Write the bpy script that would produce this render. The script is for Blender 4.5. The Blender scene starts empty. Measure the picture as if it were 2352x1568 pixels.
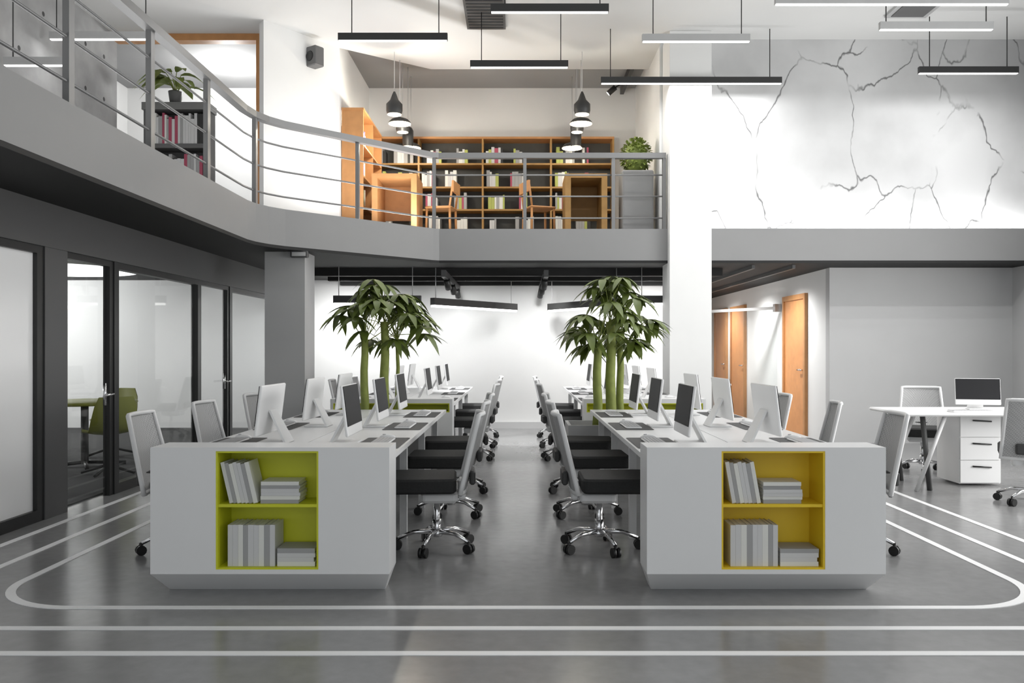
import bpy, math, random
from mathutils import Vector, Matrix
R = math.radians
C = bpy.context.scene.collection
scene = bpy.context.scene

# ------------------------------------------------------------------ camera
F_PX = 1960.0
EYE = 1.33
cam_data = bpy.data.cameras.new('camera')
cam = bpy.data.objects.new('camera', cam_data)
C.objects.link(cam)
cam.location = (0, 0, EYE)
cam.rotation_euler = (R(90), 0, 0)
cam_data.sensor_width = 36.0
cam_data.lens = F_PX / 2352 * 36.0
cam_data.shift_x = -14 / 2352
cam_data.shift_y = 16 / 2352
cam_data.clip_end = 100
scene.camera = cam

# ------------------------------------------------------------------ colour management, world, big lights
vs = scene.view_settings
vs.view_transform = 'Standard'
vs.look = 'None'
vs.gamma = 1.0
vs.use_curve_mapping = False
vs.exposure = 0.0
world = bpy.data.worlds.new('world')
scene.world = world
world.use_nodes = True
bg = world.node_tree.nodes['Background']
bg.inputs[0].default_value = (0.93, 0.97, 1.0, 1)
bg.inputs[1].default_value = 1.12


def area(name, loc, rot, sx, sy, power, color=(1, 1, 1)):
    d = bpy.data.lights.new(name, 'AREA')
    d.shape = 'RECTANGLE'
    d.size = sx
    d.size_y = sy
    d.energy = power
    d.color = color
    o = bpy.data.objects.new(name, d)
    o.location = loc
    o.rotation_euler = rot
    C.objects.link(o)
    return o


def spot(name, loc, target, power, angle=70, blend=0.8, radius=0.06, color=(1, 1, 1)):
    d = bpy.data.lights.new(name, 'SPOT')
    d.energy = power
    d.spot_size = R(angle)
    d.spot_blend = blend
    d.shadow_soft_size = radius
    d.color = color
    o = bpy.data.objects.new(name, d)
    o.location = loc
    v = Vector(target) - Vector(loc)
    o.rotation_euler = v.to_track_quat('-Z', 'Y').to_euler()
    C.objects.link(o)
    return o


# daylight through the tall window in the right wall (outside the frame)
area('window_daylight', (6.8, 6.0, 1.65), (0, R(90), 0), 1.7, 6.0, 310, (1.0, 0.99, 0.97))

# ------------------------------------------------------------------ materials
M = {}


def mat(name, col, rough=0.5, metal=0.0, spec=0.5, noise=0.0, nscale=8.0, bump=0.0, emit=None, estr=0.0):
    m = bpy.data.materials.new(name)
    m.use_nodes = True
    nt = m.node_tree
    b = nt.nodes['Principled BSDF']
    b.inputs['Base Color'].default_value = (*col, 1)
    b.inputs['Roughness'].default_value = rough
    b.inputs['Metallic'].default_value = metal
    b.inputs['Specular IOR Level'].default_value = spec
    if noise > 0 or bump > 0:
        tc = nt.nodes.new('ShaderNodeTexCoord')
        n = nt.nodes.new('ShaderNodeTexNoise')
        n.inputs['Scale'].default_value = nscale
        n.inputs['Detail'].default_value = 6
        nt.links.new(tc.outputs['Object'], n.inputs['Vector'])
        if noise > 0:
            mx = nt.nodes.new('ShaderNodeMix')
            mx.data_type = 'RGBA'
            mx.inputs[6].default_value = (*[c * (1 - noise) for c in col], 1)
            mx.inputs[7].default_value = (*[min(1, c * (1 + noise)) for c in col], 1)
            nt.links.new(n.outputs['Fac'], mx.inputs[0])
            nt.links.new(mx.outputs[2], b.inputs['Base Color'])
        if bump > 0:
            bp = nt.nodes.new('ShaderNodeBump')
            bp.inputs['Strength'].default_value = bump
            bp.inputs['Distance'].default_value = 0.01
            nt.links.new(n.outputs['Fac'], bp.inputs['Height'])
            nt.links.new(bp.outputs['Normal'], b.inputs['Normal'])
    if emit:
        b.inputs['Emission Color'].default_value = (*emit, 1)
        b.inputs['Emission Strength'].default_value = estr
    M[name] = m
    return m


mat('white_paint', (0.80, 0.80, 0.79), 0.6, noise=0.03, nscale=3)
mat('ceiling_white', (0.70, 0.70, 0.69), 0.8, noise=0.04, nscale=1.2)
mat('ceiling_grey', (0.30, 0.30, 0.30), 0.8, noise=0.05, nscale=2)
mat('ceiling_black', (0.006, 0.006, 0.006), 0.7, noise=0.3, nscale=4)
mat('slab_grey', (0.25, 0.25, 0.25), 0.6, noise=0.05, nscale=2)
mat('grey_wall', (0.52, 0.52, 0.52), 0.7, noise=0.05, nscale=2)
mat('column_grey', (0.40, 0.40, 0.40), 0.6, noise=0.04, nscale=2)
mat('dark_frame', (0.014, 0.014, 0.014), 0.4)
mat('mid_frame', (0.075, 0.075, 0.075), 0.45)
mat('carpet_dark', (0.05, 0.05, 0.05), 0.9, noise=0.2, nscale=60)
mat('white_laminate', (0.78, 0.78, 0.78), 0.35, noise=0.02, nscale=5)
mat('lime_yellow', (0.60, 0.62, 0.02), 0.45, noise=0.06, nscale=5)
mat('amber_yellow', (0.80, 0.56, 0.02), 0.45, noise=0.06, nscale=5)
mat('line_white', (0.86, 0.86, 0.86), 0.4)
mat('rail_grey', (0.21, 0.21, 0.21), 0.4, 0.3)
mat('black_metal', (0.025, 0.025, 0.025), 0.4, 0.2)
mat('lamp_body', (0.03, 0.03, 0.03), 0.45)
mat('lamp_glow', (1, 1, 1), 0.5, emit=(1, 0.99, 0.96), estr=3.0)
mat('disc_glow', (1, 1, 1), 0.5, emit=(1, 0.99, 0.97), estr=1.6)
mat('warm_glow', (1, 0.9, 0.7), 0.5, emit=(1, 0.9, 0.66), estr=4.0)
mat('cable_black', (0.02, 0.02, 0.02), 0.6)
mat('cable_steel', (0.6, 0.6, 0.6), 0.4, 0.4)
mat('wood_orange', (0.48, 0.23, 0.085), 0.5, noise=0.2, nscale=9)
mat('wood_door', (0.60, 0.27, 0.10), 0.5, noise=0.18, nscale=7)
mat('wood_case', (0.36, 0.20, 0.06), 0.55, noise=0.2, nscale=9)
mat('case_shade', (0.06, 0.06, 0.055), 0.6, noise=0.1)  # low light inside the bookcase, put into the back panel's colour
mat('chair_white', (0.72, 0.72, 0.72), 0.4)
mat('chair_black', (0.018, 0.018, 0.018), 0.8, noise=0.3, nscale=90, bump=0.2)
mat('chair_pad', (0.04, 0.04, 0.04), 0.6)
mat('chrome', (0.75, 0.75, 0.76), 0.18, 1.0)
mat('caster_black', (0.008, 0.008, 0.008), 0.4)
mat('screen_dark', (0.025, 0.025, 0.027), 0.55, spec=0.15)
mat('computer_white', (0.80, 0.80, 0.80), 0.35)
mat('key_grey', (0.45, 0.45, 0.46), 0.5)
mat('pad_dark', (0.07, 0.07, 0.07), 0.7)
mat('leaf_green', (0.11, 0.15, 0.025), 0.45, noise=0.45, nscale=6)
mat('bark_green', (0.23, 0.27, 0.06), 0.7, noise=0.3, nscale=14, bump=0.4)
mat('bush_green', (0.17, 0.22, 0.04), 0.6, noise=0.5, nscale=10)
mat('soil', (0.05, 0.035, 0.02), 0.9, noise=0.5, nscale=40, bump=0.8)
mat('planter_grey', (0.45, 0.45, 0.45), 0.6, noise=0.06)
mat('planter_mid', (0.24, 0.24, 0.24), 0.6, noise=0.06)
mat('planter_dark', (0.12, 0.12, 0.12), 0.6, noise=0.06)
mat('book_white', (0.62, 0.62, 0.62), 0.6)
mat('book_grey', (0.36, 0.36, 0.36), 0.6)
mat('book_pale', (0.74, 0.74, 0.70), 0.6)
mat('book_red', (0.40, 0.07, 0.12), 0.6)
mat('book_lime', (0.42, 0.46, 0.12), 0.6)
mat('book_blue', (0.22, 0.20, 0.55), 0.6)
mat('book_black', (0.03, 0.03, 0.03), 0.6)
mat('page_paper', (0.74, 0.73, 0.68), 0.8, noise=0.1, nscale=60)
mat('olive_shell', (0.30, 0.31, 0.06), 0.45, noise=0.05)
mat('speaker_grey', (0.12, 0.12, 0.12), 0.6)
mat('steel', (0.5, 0.5, 0.5), 0.3, 0.8)


def nodes_of(name, rough=0.5):
    m = bpy.data.materials.new(name)
    m.use_nodes = True
    M[name] = m
    return m, m.node_tree, m.node_tree.nodes['Principled BSDF']


# polished concrete floor: soft cloudy variation, glossy coat
m, nt, b = nodes_of('floor_concrete')
tc = nt.nodes.new('ShaderNodeTexCoord')
n1 = nt.nodes.new('ShaderNodeTexNoise'); n1.inputs['Scale'].default_value = 0.8; n1.inputs['Detail'].default_value = 8
n2 = nt.nodes.new('ShaderNodeTexNoise'); n2.inputs['Scale'].default_value = 14; n2.inputs['Detail'].default_value = 8
mixn = nt.nodes.new('ShaderNodeMath'); mixn.operation = 'MULTIPLY_ADD'; mixn.inputs[1].default_value = 0.45
cr = nt.nodes.new('ShaderNodeValToRGB')
cr.color_ramp.elements[0].position = 0.45; cr.color_ramp.elements[0].color = (0.20, 0.20, 0.20, 1)
cr.color_ramp.elements[1].position = 0.95; cr.color_ramp.elements[1].color = (0.29, 0.29, 0.29, 1)
nt.links.new(tc.outputs['Object'], n1.inputs['Vector']); nt.links.new(tc.outputs['Object'], n2.inputs['Vector'])
nt.links.new(n2.outputs['Fac'], mixn.inputs[0]); nt.links.new(n1.outputs['Fac'], mixn.inputs[2])
nt.links.new(mixn.outputs[0], cr.inputs[0]); nt.links.new(cr.outputs[0], b.inputs['Base Color'])
b.inputs['Roughness'].default_value = 0.20
b.inputs['Specular IOR Level'].default_value = 0.55

# white marble with thin dark veins
m, nt, b = nodes_of('marble')
tc = nt.nodes.new('ShaderNodeTexCoord')
mp = nt.nodes.new('ShaderNodeMapping'); mp.inputs['Scale'].default_value = (0.95, 0.95, 0.55); mp.inputs['Rotation'].default_value = (0, 0.25, 0)
nd = nt.nodes.new('ShaderNodeTexNoise'); nd.inputs['Scale'].default_value = 1.1; nd.inputs['Detail'].default_value = 5
ad = nt.nodes.new('ShaderNodeMix'); ad.data_type = 'VECTOR'; ad.inputs[0].default_value = 0.46
vo = nt.nodes.new('ShaderNodeTexVoronoi'); vo.feature = 'DISTANCE_TO_EDGE'; vo.inputs['Scale'].default_value = 2.0
nt.links.new(tc.outputs['Object'], mp.inputs['Vector'])
nt.links.new(mp.outputs[0], nd.inputs['Vector'])
nt.links.new(mp.outputs[0], ad.inputs[4]); nt.links.new(nd.outputs['Color'], ad.inputs[5])
nt.links.new(ad.outputs[1], vo.inputs['Vector'])
vr = nt.nodes.new('ShaderNodeValToRGB')
vr.color_ramp.elements[0].position = 0.0; vr.color_ramp.elements[0].color = (1, 1, 1, 1)
vr.color_ramp.elements[1].position = 0.012; vr.color_ramp.elements[1].color = (0, 0, 0, 1)
nt.links.new(vo.outputs['Distance'], vr.inputs[0])
nm = nt.nodes.new('ShaderNodeTexNoise'); nm.inputs['Scale'].default_value = 1.6; nm.inputs['Detail'].default_value = 3
nt.links.new(tc.outputs['Object'], nm.inputs['Vector'])
mr = nt.nodes.new('ShaderNodeValToRGB')
mr.color_ramp.elements[0].position = 0.40; mr.color_ramp.elements[1].position = 0.52
nt.links.new(nm.outputs['Fac'], mr.inputs[0])
mu = nt.nodes.new('ShaderNodeMath'); mu.operation = 'MULTIPLY'
nt.links.new(vr.outputs[0], mu.inputs[0]); nt.links.new(mr.outputs[0], mu.inputs[1])
mx = nt.nodes.new('ShaderNodeMix'); mx.data_type = 'RGBA'
mx.inputs[7].default_value = (0.10, 0.10, 0.10, 1)
nc = nt.nodes.new('ShaderNodeValToRGB')
nc.color_ramp.elements[0].position = 0.3; nc.color_ramp.elements[0].color = (0.50, 0.50, 0.50, 1)
nc.color_ramp.elements[1].position = 0.6; nc.color_ramp.elements[1].color = (0.68, 0.68, 0.68, 1)
n3 = nt.nodes.new('ShaderNodeTexNoise'); n3.inputs['Scale'].default_value = 0.7; n3.inputs['Detail'].default_value = 6
nt.links.new(tc.outputs['Object'], n3.inputs['Vector']); nt.links.new(n3.outputs['Fac'], nc.inputs[0])
nt.links.new(nc.outputs[0], mx.inputs[6]); nt.links.new(mu.outputs[0], mx.inputs[0])
nt.links.new(mx.outputs[2], b.inputs['Base Color'])
b.inputs['Roughness'].default_value = 0.3

# cast concrete with rows of tie holes (wall runs along y, plane of y and z)
m, nt, b = nodes_of('cast_concrete')
tc = nt.nodes.new('ShaderNodeTexCoord')
sp = nt.nodes.new('ShaderNodeSeparateXYZ')
nt.links.new(tc.outputs['Object'], sp.inputs[0])


def mth(op, a, bb=None):
    q = nt.nodes.new('ShaderNodeMath'); q.operation = op
    for i, v in enumerate((a, bb)):
        if v is None:
            continue
        if isinstance(v, (int, float)):
            q.inputs[i].default_value = v
        else:
            nt.links.new(v, q.inputs[i])
    return q.outputs[0]


fy = mth('SUBTRACT', mth('FRACT', mth('DIVIDE', sp.outputs[1], 0.47)), 0.5)
fz = mth('SUBTRACT', mth('FRACT', mth('DIVIDE', mth('ADD', sp.outputs[2], 0.12), 0.55)), 0.5)
d2 = mth('SQRT', mth('ADD', mth('POWER', mth('MULTIPLY', fy, 0.47), 2), mth('POWER', mth('MULTIPLY', fz, 0.55), 2)))
hole = mth('LESS_THAN', d2, 0.028)
n1 = nt.nodes.new('ShaderNodeTexNoise'); n1.inputs['Scale'].default_value = 2.2; n1.inputs['Detail'].default_value = 8
nt.links.new(tc.outputs['Object'], n1.inputs['Vector'])
cr = nt.nodes.new('ShaderNodeValToRGB')
cr.color_ramp.elements[0].position = 0.35; cr.color_ramp.elements[0].color = (0.27, 0.27, 0.27, 1)
cr.color_ramp.elements[1].position = 0.7; cr.color_ramp.elements[1].color = (0.40, 0.40, 0.40, 1)
nt.links.new(n1.outputs['Fac'], cr.inputs[0])
mx = nt.nodes.new('ShaderNodeMix'); mx.data_type = 'RGBA'; mx.inputs[7].default_value = (0.05, 0.05, 0.05, 1)
nt.links.new(hole, mx.inputs[0]); nt.links.new(cr.outputs[0], mx.inputs[6]); nt.links.new(mx.outputs[2], b.inputs['Base Color'])
b.inputs['Roughness'].default_value = 0.8

# clear glass that lets light pass as a thin pane
m, nt, b = nodes_of('glass_clear')
tr = nt.nodes.new('ShaderNodeBsdfTransparent'); tr.inputs[0].default_value = (0.94, 0.95, 0.95, 1)
gl = nt.nodes.new('ShaderNodeBsdfGlossy'); gl.inputs['Roughness'].default_value = 0.03
fr = nt.nodes.new('ShaderNodeFresnel'); fr.inputs[0].default_value = 1.45
ms = nt.nodes.new('ShaderNodeMixShader')
ge = nt.nodes.new('ShaderNodeNewGeometry')
inv = nt.nodes.new('ShaderNodeMath'); inv.operation = 'SUBTRACT'; inv.inputs[0].default_value = 1.0
nt.links.new(ge.outputs['Backfacing'], inv.inputs[1])
fm = nt.nodes.new('ShaderNodeMath'); fm.operation = 'MULTIPLY'
nt.links.new(fr.outputs[0], fm.inputs[0]); nt.links.new(inv.outputs[0], fm.inputs[1])
nt.links.new(fm.outputs[0], ms.inputs[0]); nt.links.new(tr.outputs[0], ms.inputs[1]); nt.links.new(gl.outputs[0], ms.inputs[2])
nt.links.new(ms.outputs[0], nt.nodes['Material Output'].inputs[0])
nt.nodes.remove(b)
# frosted film glass
m, nt, b = nodes_of('glass_frosted')
b.inputs['Base Color'].default_value = (0.80, 0.80, 0.80, 1)
b.inputs['Roughness'].default_value = 0.15
# woven mesh of the chair backs
m, nt, b = nodes_of('chair_mesh')
tc = nt.nodes.new('ShaderNodeTexCoord')
ck = nt.nodes.new('ShaderNodeTexChecker'); ck.inputs['Scale'].default_value = 90
ck.inputs[1].default_value = (0.34, 0.34, 0.34, 1); ck.inputs[2].default_value = (0.46, 0.46, 0.46, 1)
nt.links.new(tc.outputs['Object'], ck.inputs['Vector']); nt.links.new(ck.outputs[0], b.inputs['Base Color'])
b.inputs['Roughness'].default_value = 0.7


# ------------------------------------------------------------------ mesh builder
class MB:
    def __init__(s):
        s.v = []; s.f = []; s.sm = []

    def add(s, vs_, fs, smooth=False):
        o = len(s.v)
        s.v += [tuple(p) for p in vs_]
        for f in fs:
            s.f.append(tuple(i + o for i in f)); s.sm.append(smooth)
        return s

    def box(s, x0, x1, y0, y1, z0, z1, m=None):
        x0, x1 = min(x0, x1), max(x0, x1); y0, y1 = min(y0, y1), max(y0, y1); z0, z1 = min(z0, z1), max(z0, z1)
        p = [Vector(q) for q in ((x0, y0, z0), (x1, y0, z0), (x1, y1, z0), (x0, y1, z0), (x0, y0, z1), (x1, y0, z1), (x1, y1, z1), (x0, y1, z1))]
        if m is not None:
            p = [m @ q for q in p]
        return s.add(p, [(3, 2, 1, 0), (4, 5, 6, 7), (0, 1, 5, 4), (1, 2, 6, 5), (2, 3, 7, 6), (3, 0, 4, 7)])

    def rbox(s, x0, x1, y0, y1, z0, z1, r=0.02, m=None, seg=3, c=None):
        """box with rounded vertical edges and a chamfered top and bottom"""
        r = min(r, (x1 - x0) / 2.01, (y1 - y0) / 2.01)
        c = min(r * 0.6, (z1 - z0) / 2.2) if c is None else c
        def ring(z, ins):
            out = []
            rr = max(r - ins, 0.0005)
            for cx, cy, a0 in ((x1 - r, y1 - r, 0), (x0 + r, y1 - r, 90), (x0 + r, y0 + r, 180), (x1 - r, y0 + r, 270)):
                for k in range(seg + 1):
                    a = R(a0 + 90 * k / seg)
                    out.append(Vector((cx + rr * math.cos(a), cy + rr * math.sin(a), z)))
            return out
        rings = [ring(z0, c), ring(z0 + c, 0), ring(z1 - c, 0), ring(z1, c)]
        n = len(rings[0])
        p = [q for rg in rings for q in rg]
        if m is not None:
            p = [m @ q for q in p]
        fs = []
        for k in range(3):
            for i in range(n):
                j = (i + 1) % n
                fs.append((k * n + i, k * n + j, (k + 1) * n + j, (k + 1) * n + i))
        fs.append(tuple(reversed(range(n)))); fs.append(tuple(range(3 * n, 4 * n)))
        return s.add(p, fs, False)

    def prism(s, pts, z0, z1):
        """polygon (x, y) counter-clockwise, extruded in z"""
        n = len(pts)
        p = [(x, y, z0) for x, y in pts] + [(x, y, z1) for x, y in pts]
        fs = [tuple(reversed(range(n))), tuple(range(n, 2 * n))]
        for i in range(n):
            j = (i + 1) % n
            fs.append((i, j, n + j, n + i))
        return s.add(p, fs)

    def tube(s, pts, r, seg=8, r2=None, cap=True):
        """round bar through points, radius from r to r2"""
        pts = [Vector(p) for p in pts]
        n = len(pts)
        ps = []
        up0 = None
        for i, p in enumerate(pts):
            d = (pts[min(i + 1, n - 1)] - pts[max(i - 1, 0)]).normalized()
            if up0 is None:
                a = Vector((0, 0, 1)) if abs(d.z) < 0.9 else Vector((1, 0, 0))
                u = d.cross(a).normalized()
            else:
                u = (up0 - d * up0.dot(d)).normalized()
            up0 = u
            w = d.cross(u)
            rr = r if r2 is None else r + (r2 - r) * i / max(1, n - 1)
            for k in range(seg):
                t = 2 * math.pi * k / seg
                ps.append(p + u * rr * math.cos(t) + w * rr * math.sin(t))
        fs = []
        for i in range(n - 1):
            for k in range(seg):
                l = (k + 1) % seg
                fs.append((i * seg + k, i * seg + l, (i + 1) * seg + l, (i + 1) * seg + k))
        s.add(ps, fs, True)
        if cap:
            o = len(s.v) - len(ps)
            s.f.append(tuple(o + k for k in reversed(range(seg)))); s.sm.append(False)
            s.f.append(tuple(o + (n - 1) * seg + k for k in range(seg))); s.sm.append(False)
        return s

    def ribbon(s, path, w, h0, h1):
        """flat-sided bar of width w along an open (x, y) path between heights h0 and h1"""
        n = len(path)
        ps = []
        for i, (x, y) in enumerate(path):
            a = Vector(path[max(i - 1, 0)]); c = Vector(path[min(i + 1, n - 1)]); q = Vector((x, y))
            d1 = (q - a).normalized() if i > 0 else (c - q).normalized()
            d2_ = (c - q).normalized() if i < n - 1 else d1
            t = (d1 + d2_).normalized()
            nn = Vector((-t.y, t.x)); k = w / 2 / max(0.5, nn.dot(Vector((-d1.y, d1.x))))
            for sg, z in ((-1, h0), (1, h0), (1, h1), (-1, h1)):
                ps.append((x + nn.x * k * sg, y + nn.y * k * sg, z))
        fs = []
        for i in range(n - 1):
            for k in range(4):
                l = (k + 1) % 4
                fs.append((i * 4 + k, (i + 1) * 4 + k, (i + 1) * 4 + l, i * 4 + l))
        fs.append((0, 1, 2, 3)); fs.append(tuple((n - 1) * 4 + k for k in (3, 2, 1, 0)))
        return s.add(ps, fs)

    def lathe(s, prof, seg=20, c=(0, 0, 0), caps=True):
        """profile of (radius, z) turned about the vertical axis"""
        ps = []; n = len(prof)
        for r, z in prof:
            for k in range(seg):
                t = 2 * math.pi * k / seg
                ps.append((c[0] + r * math.cos(t), c[1] + r * math.sin(t), c[2] + z))
        fs = []
        for i in range(n - 1):
            for k in range(seg):
                l = (k + 1) % seg
                fs.append((i * seg + k, i * seg + l, (i + 1) * seg + l, (i + 1) * seg + k))
        s.add(ps, fs, True)
        if caps:
            o = len(s.v) - len(ps)
            s.f.append(tuple(o + k for k in reversed(range(seg)))); s.sm.append(False)
            s.f.append(tuple(o + (n - 1) * seg + k for k in range(seg))); s.sm.append(False)
        return s

    def build(s, name, material, parent=None, loc=None, fix=False):
        me = bpy.data.meshes.new(name)
        me.from_pydata(s.v, [], s.f)
        for p, q in zip(me.polygons, s.sm):
            p.use_smooth = q
        me.update()
        if fix:
            import bmesh
            bm = bmesh.new(); bm.from_mesh(me); bmesh.ops.recalc_face_normals(bm, faces=bm.faces); bm.to_mesh(me); bm.free()
        o = bpy.data.objects.new(name, me)
        me.materials.append(M[material] if isinstance(material, str) else material)
        C.objects.link(o)
        if parent:
            o.parent = parent
        if loc:
            o.location = loc
        return o


def tag(o, label=None, cat=None, group=None, kind=None):
    if label: o['label'] = label
    if cat: o['category'] = cat
    if group: o['group'] = group
    if kind: o['kind'] = kind
    return o


def thing(name, label, cat, loc=(0, 0, 0), rz=0.0, group=None):
    o = bpy.data.objects.new(name, None)
    o.empty_display_size = 0.1
    C.objects.link(o)
    o.location = loc
    o.rotation_euler = (0, 0, rz)
    return tag(o, label, cat, group)


def struct(mb, name, material, label=None, parent=None, fix=False):
    o = mb.build(name, material, parent, fix=fix)
    if parent is None:
        tag(o, label, kind='structure')
    return o


def dup(root, loc, rz, label, group=None):
    r = root.copy(); C.objects.link(r)
    r.location = loc; r.rotation_euler = (0, 0, rz); r['label'] = label
    if group: r['group'] = group
    for ch in root.children:
        c = ch.copy(); C.objects.link(c); c.parent = r
        for g in ch.children:
            d = g.copy(); C.objects.link(d); d.parent = c
    return r


ORD = ['first', 'second', 'third', 'fourth', 'fifth', 'sixth', 'seventh', 'eighth', 'ninth', 'tenth', 'eleventh', 'twelfth', 'thirteenth',
       'fourteenth', 'fifteenth', 'sixteenth', 'seventeenth', 'eighteenth']
SLAB_B, SLAB_T, TOP = 2.5, 2.92, 5.5
EDGE_Y = 11.35

# ================================================================== the setting
struct(MB().box(-9.6, 7.1, -3.5, 20, -0.2, 0), 'floor', 'floor_concrete', 'dark grey polished concrete floor')
struct(MB().box(-9.5, -3.80, 3, 14.2, 0, 0.012), 'floor_meeting', 'carpet_dark', 'dark grey carpet floor of the glass meeting rooms')


def stripe(off, name):
    xo, yo, rad = 2.83 + off, 4.38 - off, 0.52 + off * 0.2
    path = [(-xo, 13.0), (-xo, 9.0)]
    for k in range(17):
        a = R(180 + 90 * k / 16)
        path.append((-xo + rad + rad * math.cos(a), yo + rad + rad * math.sin(a)))
    for k in range(17):
        a = R(270 + 90 * k / 16)
        path.append((xo - rad + rad * math.cos(a), yo + rad + rad * math.sin(a)))
    path += [(xo, 9.0), (xo, 11.9)]
    struct(MB().ribbon(path, 0.05, 0.0, 0.003), name, 'line_white', 'white line inlaid in the floor around the desks', fix=True)


stripe(0.0, 'trim_1'); stripe(0.325, 'trim_2'); stripe(0.66, 'trim_3')

# back wall, lower floor
struct(MB().box(-9.6, 2.95, 14.2, 14.4, 0, SLAB_B), 'wall_back', 'white_paint', 'bright white back wall under the mezzanine')
struct(MB().box(-3.6, 2.95, 14.17, 14.2, 0, 0.11), 'baseboard_back', 'grey_wall', 'grey baseboard of the back wall')
struct(MB().box(2.95, 3.1, 14.2, 19.6, 0, SLAB_B), 'wall_passage', 'white_paint', 'white wall of the passage')
struct(MB().box(3.1, 4.4, 19.5, 19.65, 0, SLAB_B), 'wall_passage_end', 'white_paint', 'white end wall of the passage')
struct(MB().box(4.38, 4.5, 12.15, 19.6, 0, SLAB_B - 0.001), 'wall_passage_right', 'white_paint', 'white passage wall with the wooden doors')
struct(MB().box(4.38, 6.95, 12.0, 12.15, 0, SLAB_B), 'wall_office', 'grey_wall', 'grey wall behind the corner desk')
# right wall with a tall window opening y 2.9..9.1, z 0.8..5.1
wr = MB().box(6.95, 7.1, -3.5, 2.9, 0, TOP).box(6.95, 7.1, 9.1, 12.15, 0, TOP).box(6.95, 7.1, 2.9, 9.1, 0, 0.75).box(6.95, 7.1, 2.9, 9.1, 5.05, TOP)
struct(wr, 'wall_right', 'grey_wall', 'grey wall on the right side')
wf = MB().box(6.97, 7.05, 2.9, 9.1, 0.75, 0.8).box(6.97, 7.05, 2.9, 9.1, 5.0, 5.05)
for yy in (2.9, 4.95, 7.0, 9.05):
    wf.box(6.97, 7.05, yy, yy + 0.05, 0.8, 5.0)
struct(wf, 'window_1', 'dark_frame', 'dark framed tall window in the right wall')

# mezzanine slab with cut corner
edge = [(-2.9, -3.5), (-2.9, 9.15), (-2.87, 9.35), (-2.79, 9.56), (-2.66, 9.76), (-1.12, 11.31), (-1.05, EDGE_Y), (6.95, EDGE_Y)]
poly = edge + [(6.95, 19.6), (-9.6, 19.6), (-9.6, -3.5)]
struct(MB().prism(poly, SLAB_B, SLAB_T), 'floor_mezzanine', 'slab_grey', 'grey edge band of the mezzanine floor slab', fix=True)
struct(MB().prism(poly, SLAB_B - 0.035, SLAB_B - 0.001), 'ceiling_lower', 'ceiling_black', 'black ceiling under the mezzanine', fix=True)
for i, yy in enumerate((12.1, 13.0, 13.9)):
    struct(MB().box(-2.9, 2.9, yy, yy + 0.14, 2.36, 2.464), 'ceiling_beam', 'ceiling_black', 'black beam under the mezzanine')

# upper ceiling: light part over the void, grey part over the library
lip = [(-3.23, 10.83), (-2.48, 11.85), (-1.3, 12.75), (1.95, 12.75), (1.95, 11.64), (7.1, 11.64)]
pl = [(-5.5, -3.5), (7.1, -3.5)] + list(reversed(lip)) + [(-3.23, 11.45), (-5.5, 11.45)]
struct(MB().prism(pl, TOP, TOP + 0.15), 'ceiling', 'ceiling_white', 'pale ceiling over the double-height hall', fix=True)
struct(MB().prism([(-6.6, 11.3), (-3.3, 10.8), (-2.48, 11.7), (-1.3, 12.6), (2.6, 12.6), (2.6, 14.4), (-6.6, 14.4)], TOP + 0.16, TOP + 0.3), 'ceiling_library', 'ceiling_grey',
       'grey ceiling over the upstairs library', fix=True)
# upper walls
struct(MB().box(-6.6, 2.1, 14.2, 14.4, SLAB_T, TOP + 0.2), 'wall_upper_back', 'white_paint', 'white back wall of the upstairs library')
struct(MB().box(1.95, 2.09, 11.76, 14.2, SLAB_T, TOP + 0.2), 'wall_upper_right', 'white_paint', 'white side wall of the library')
struct(MB().prism([(-3.23, 10.83), (-2.68, 11.58), (-2.48, 11.85), (-2.48, 14.2), (-2.6, 14.2), (-2.6, 11.95), (-3.32, 11.45), (-3.32, 10.95)], SLAB_T, TOP + 0.2),
       'wall_upper_left', 'white_paint', 'white angled wall beside the upstairs opening', fix=True)
struct(MB().box(-5.5, -5.36, -3.5, 11.40, SLAB_T, TOP), 'wall_left', 'cast_concrete', 'cast concrete wall with tie holes upstairs')
struct(MB().box(-6.6, -6.5, 11.3, 14.2, SLAB_T, TOP + 0.2), 'wall_upper_room', 'white_paint', 'white wall of the room behind the wooden opening')
struct(MB().box(2.45, 7.0, 11.52, 11.64, SLAB_T, TOP), 'wall_marble', 'marble', 'white marble feature wall with thin dark veins')
# wooden casing of the upstairs opening
case = MB().box(-3.47, -3.37, 11.30, 11.45, SLAB_T, TOP - 0.001).box(-5.36, -3.47, 11.30, 11.45, TOP - 0.09, TOP - 0.001)
struct(case, 'trim_4', 'wood_orange', 'orange wooden casing of the upstairs opening')
# columns
struct(MB().box(1.99, 2.54, 11.2, 11.75, 0, TOP - 0.002), 'column_right', 'white_paint', 'square white column through both floors')
struct(MB().box(-2.97, -2.50, 10.0, 10.48, 0, SLAB_B - 0.036), 'column_left', 'column_grey', 'square grey column under the mezzanine')

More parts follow.
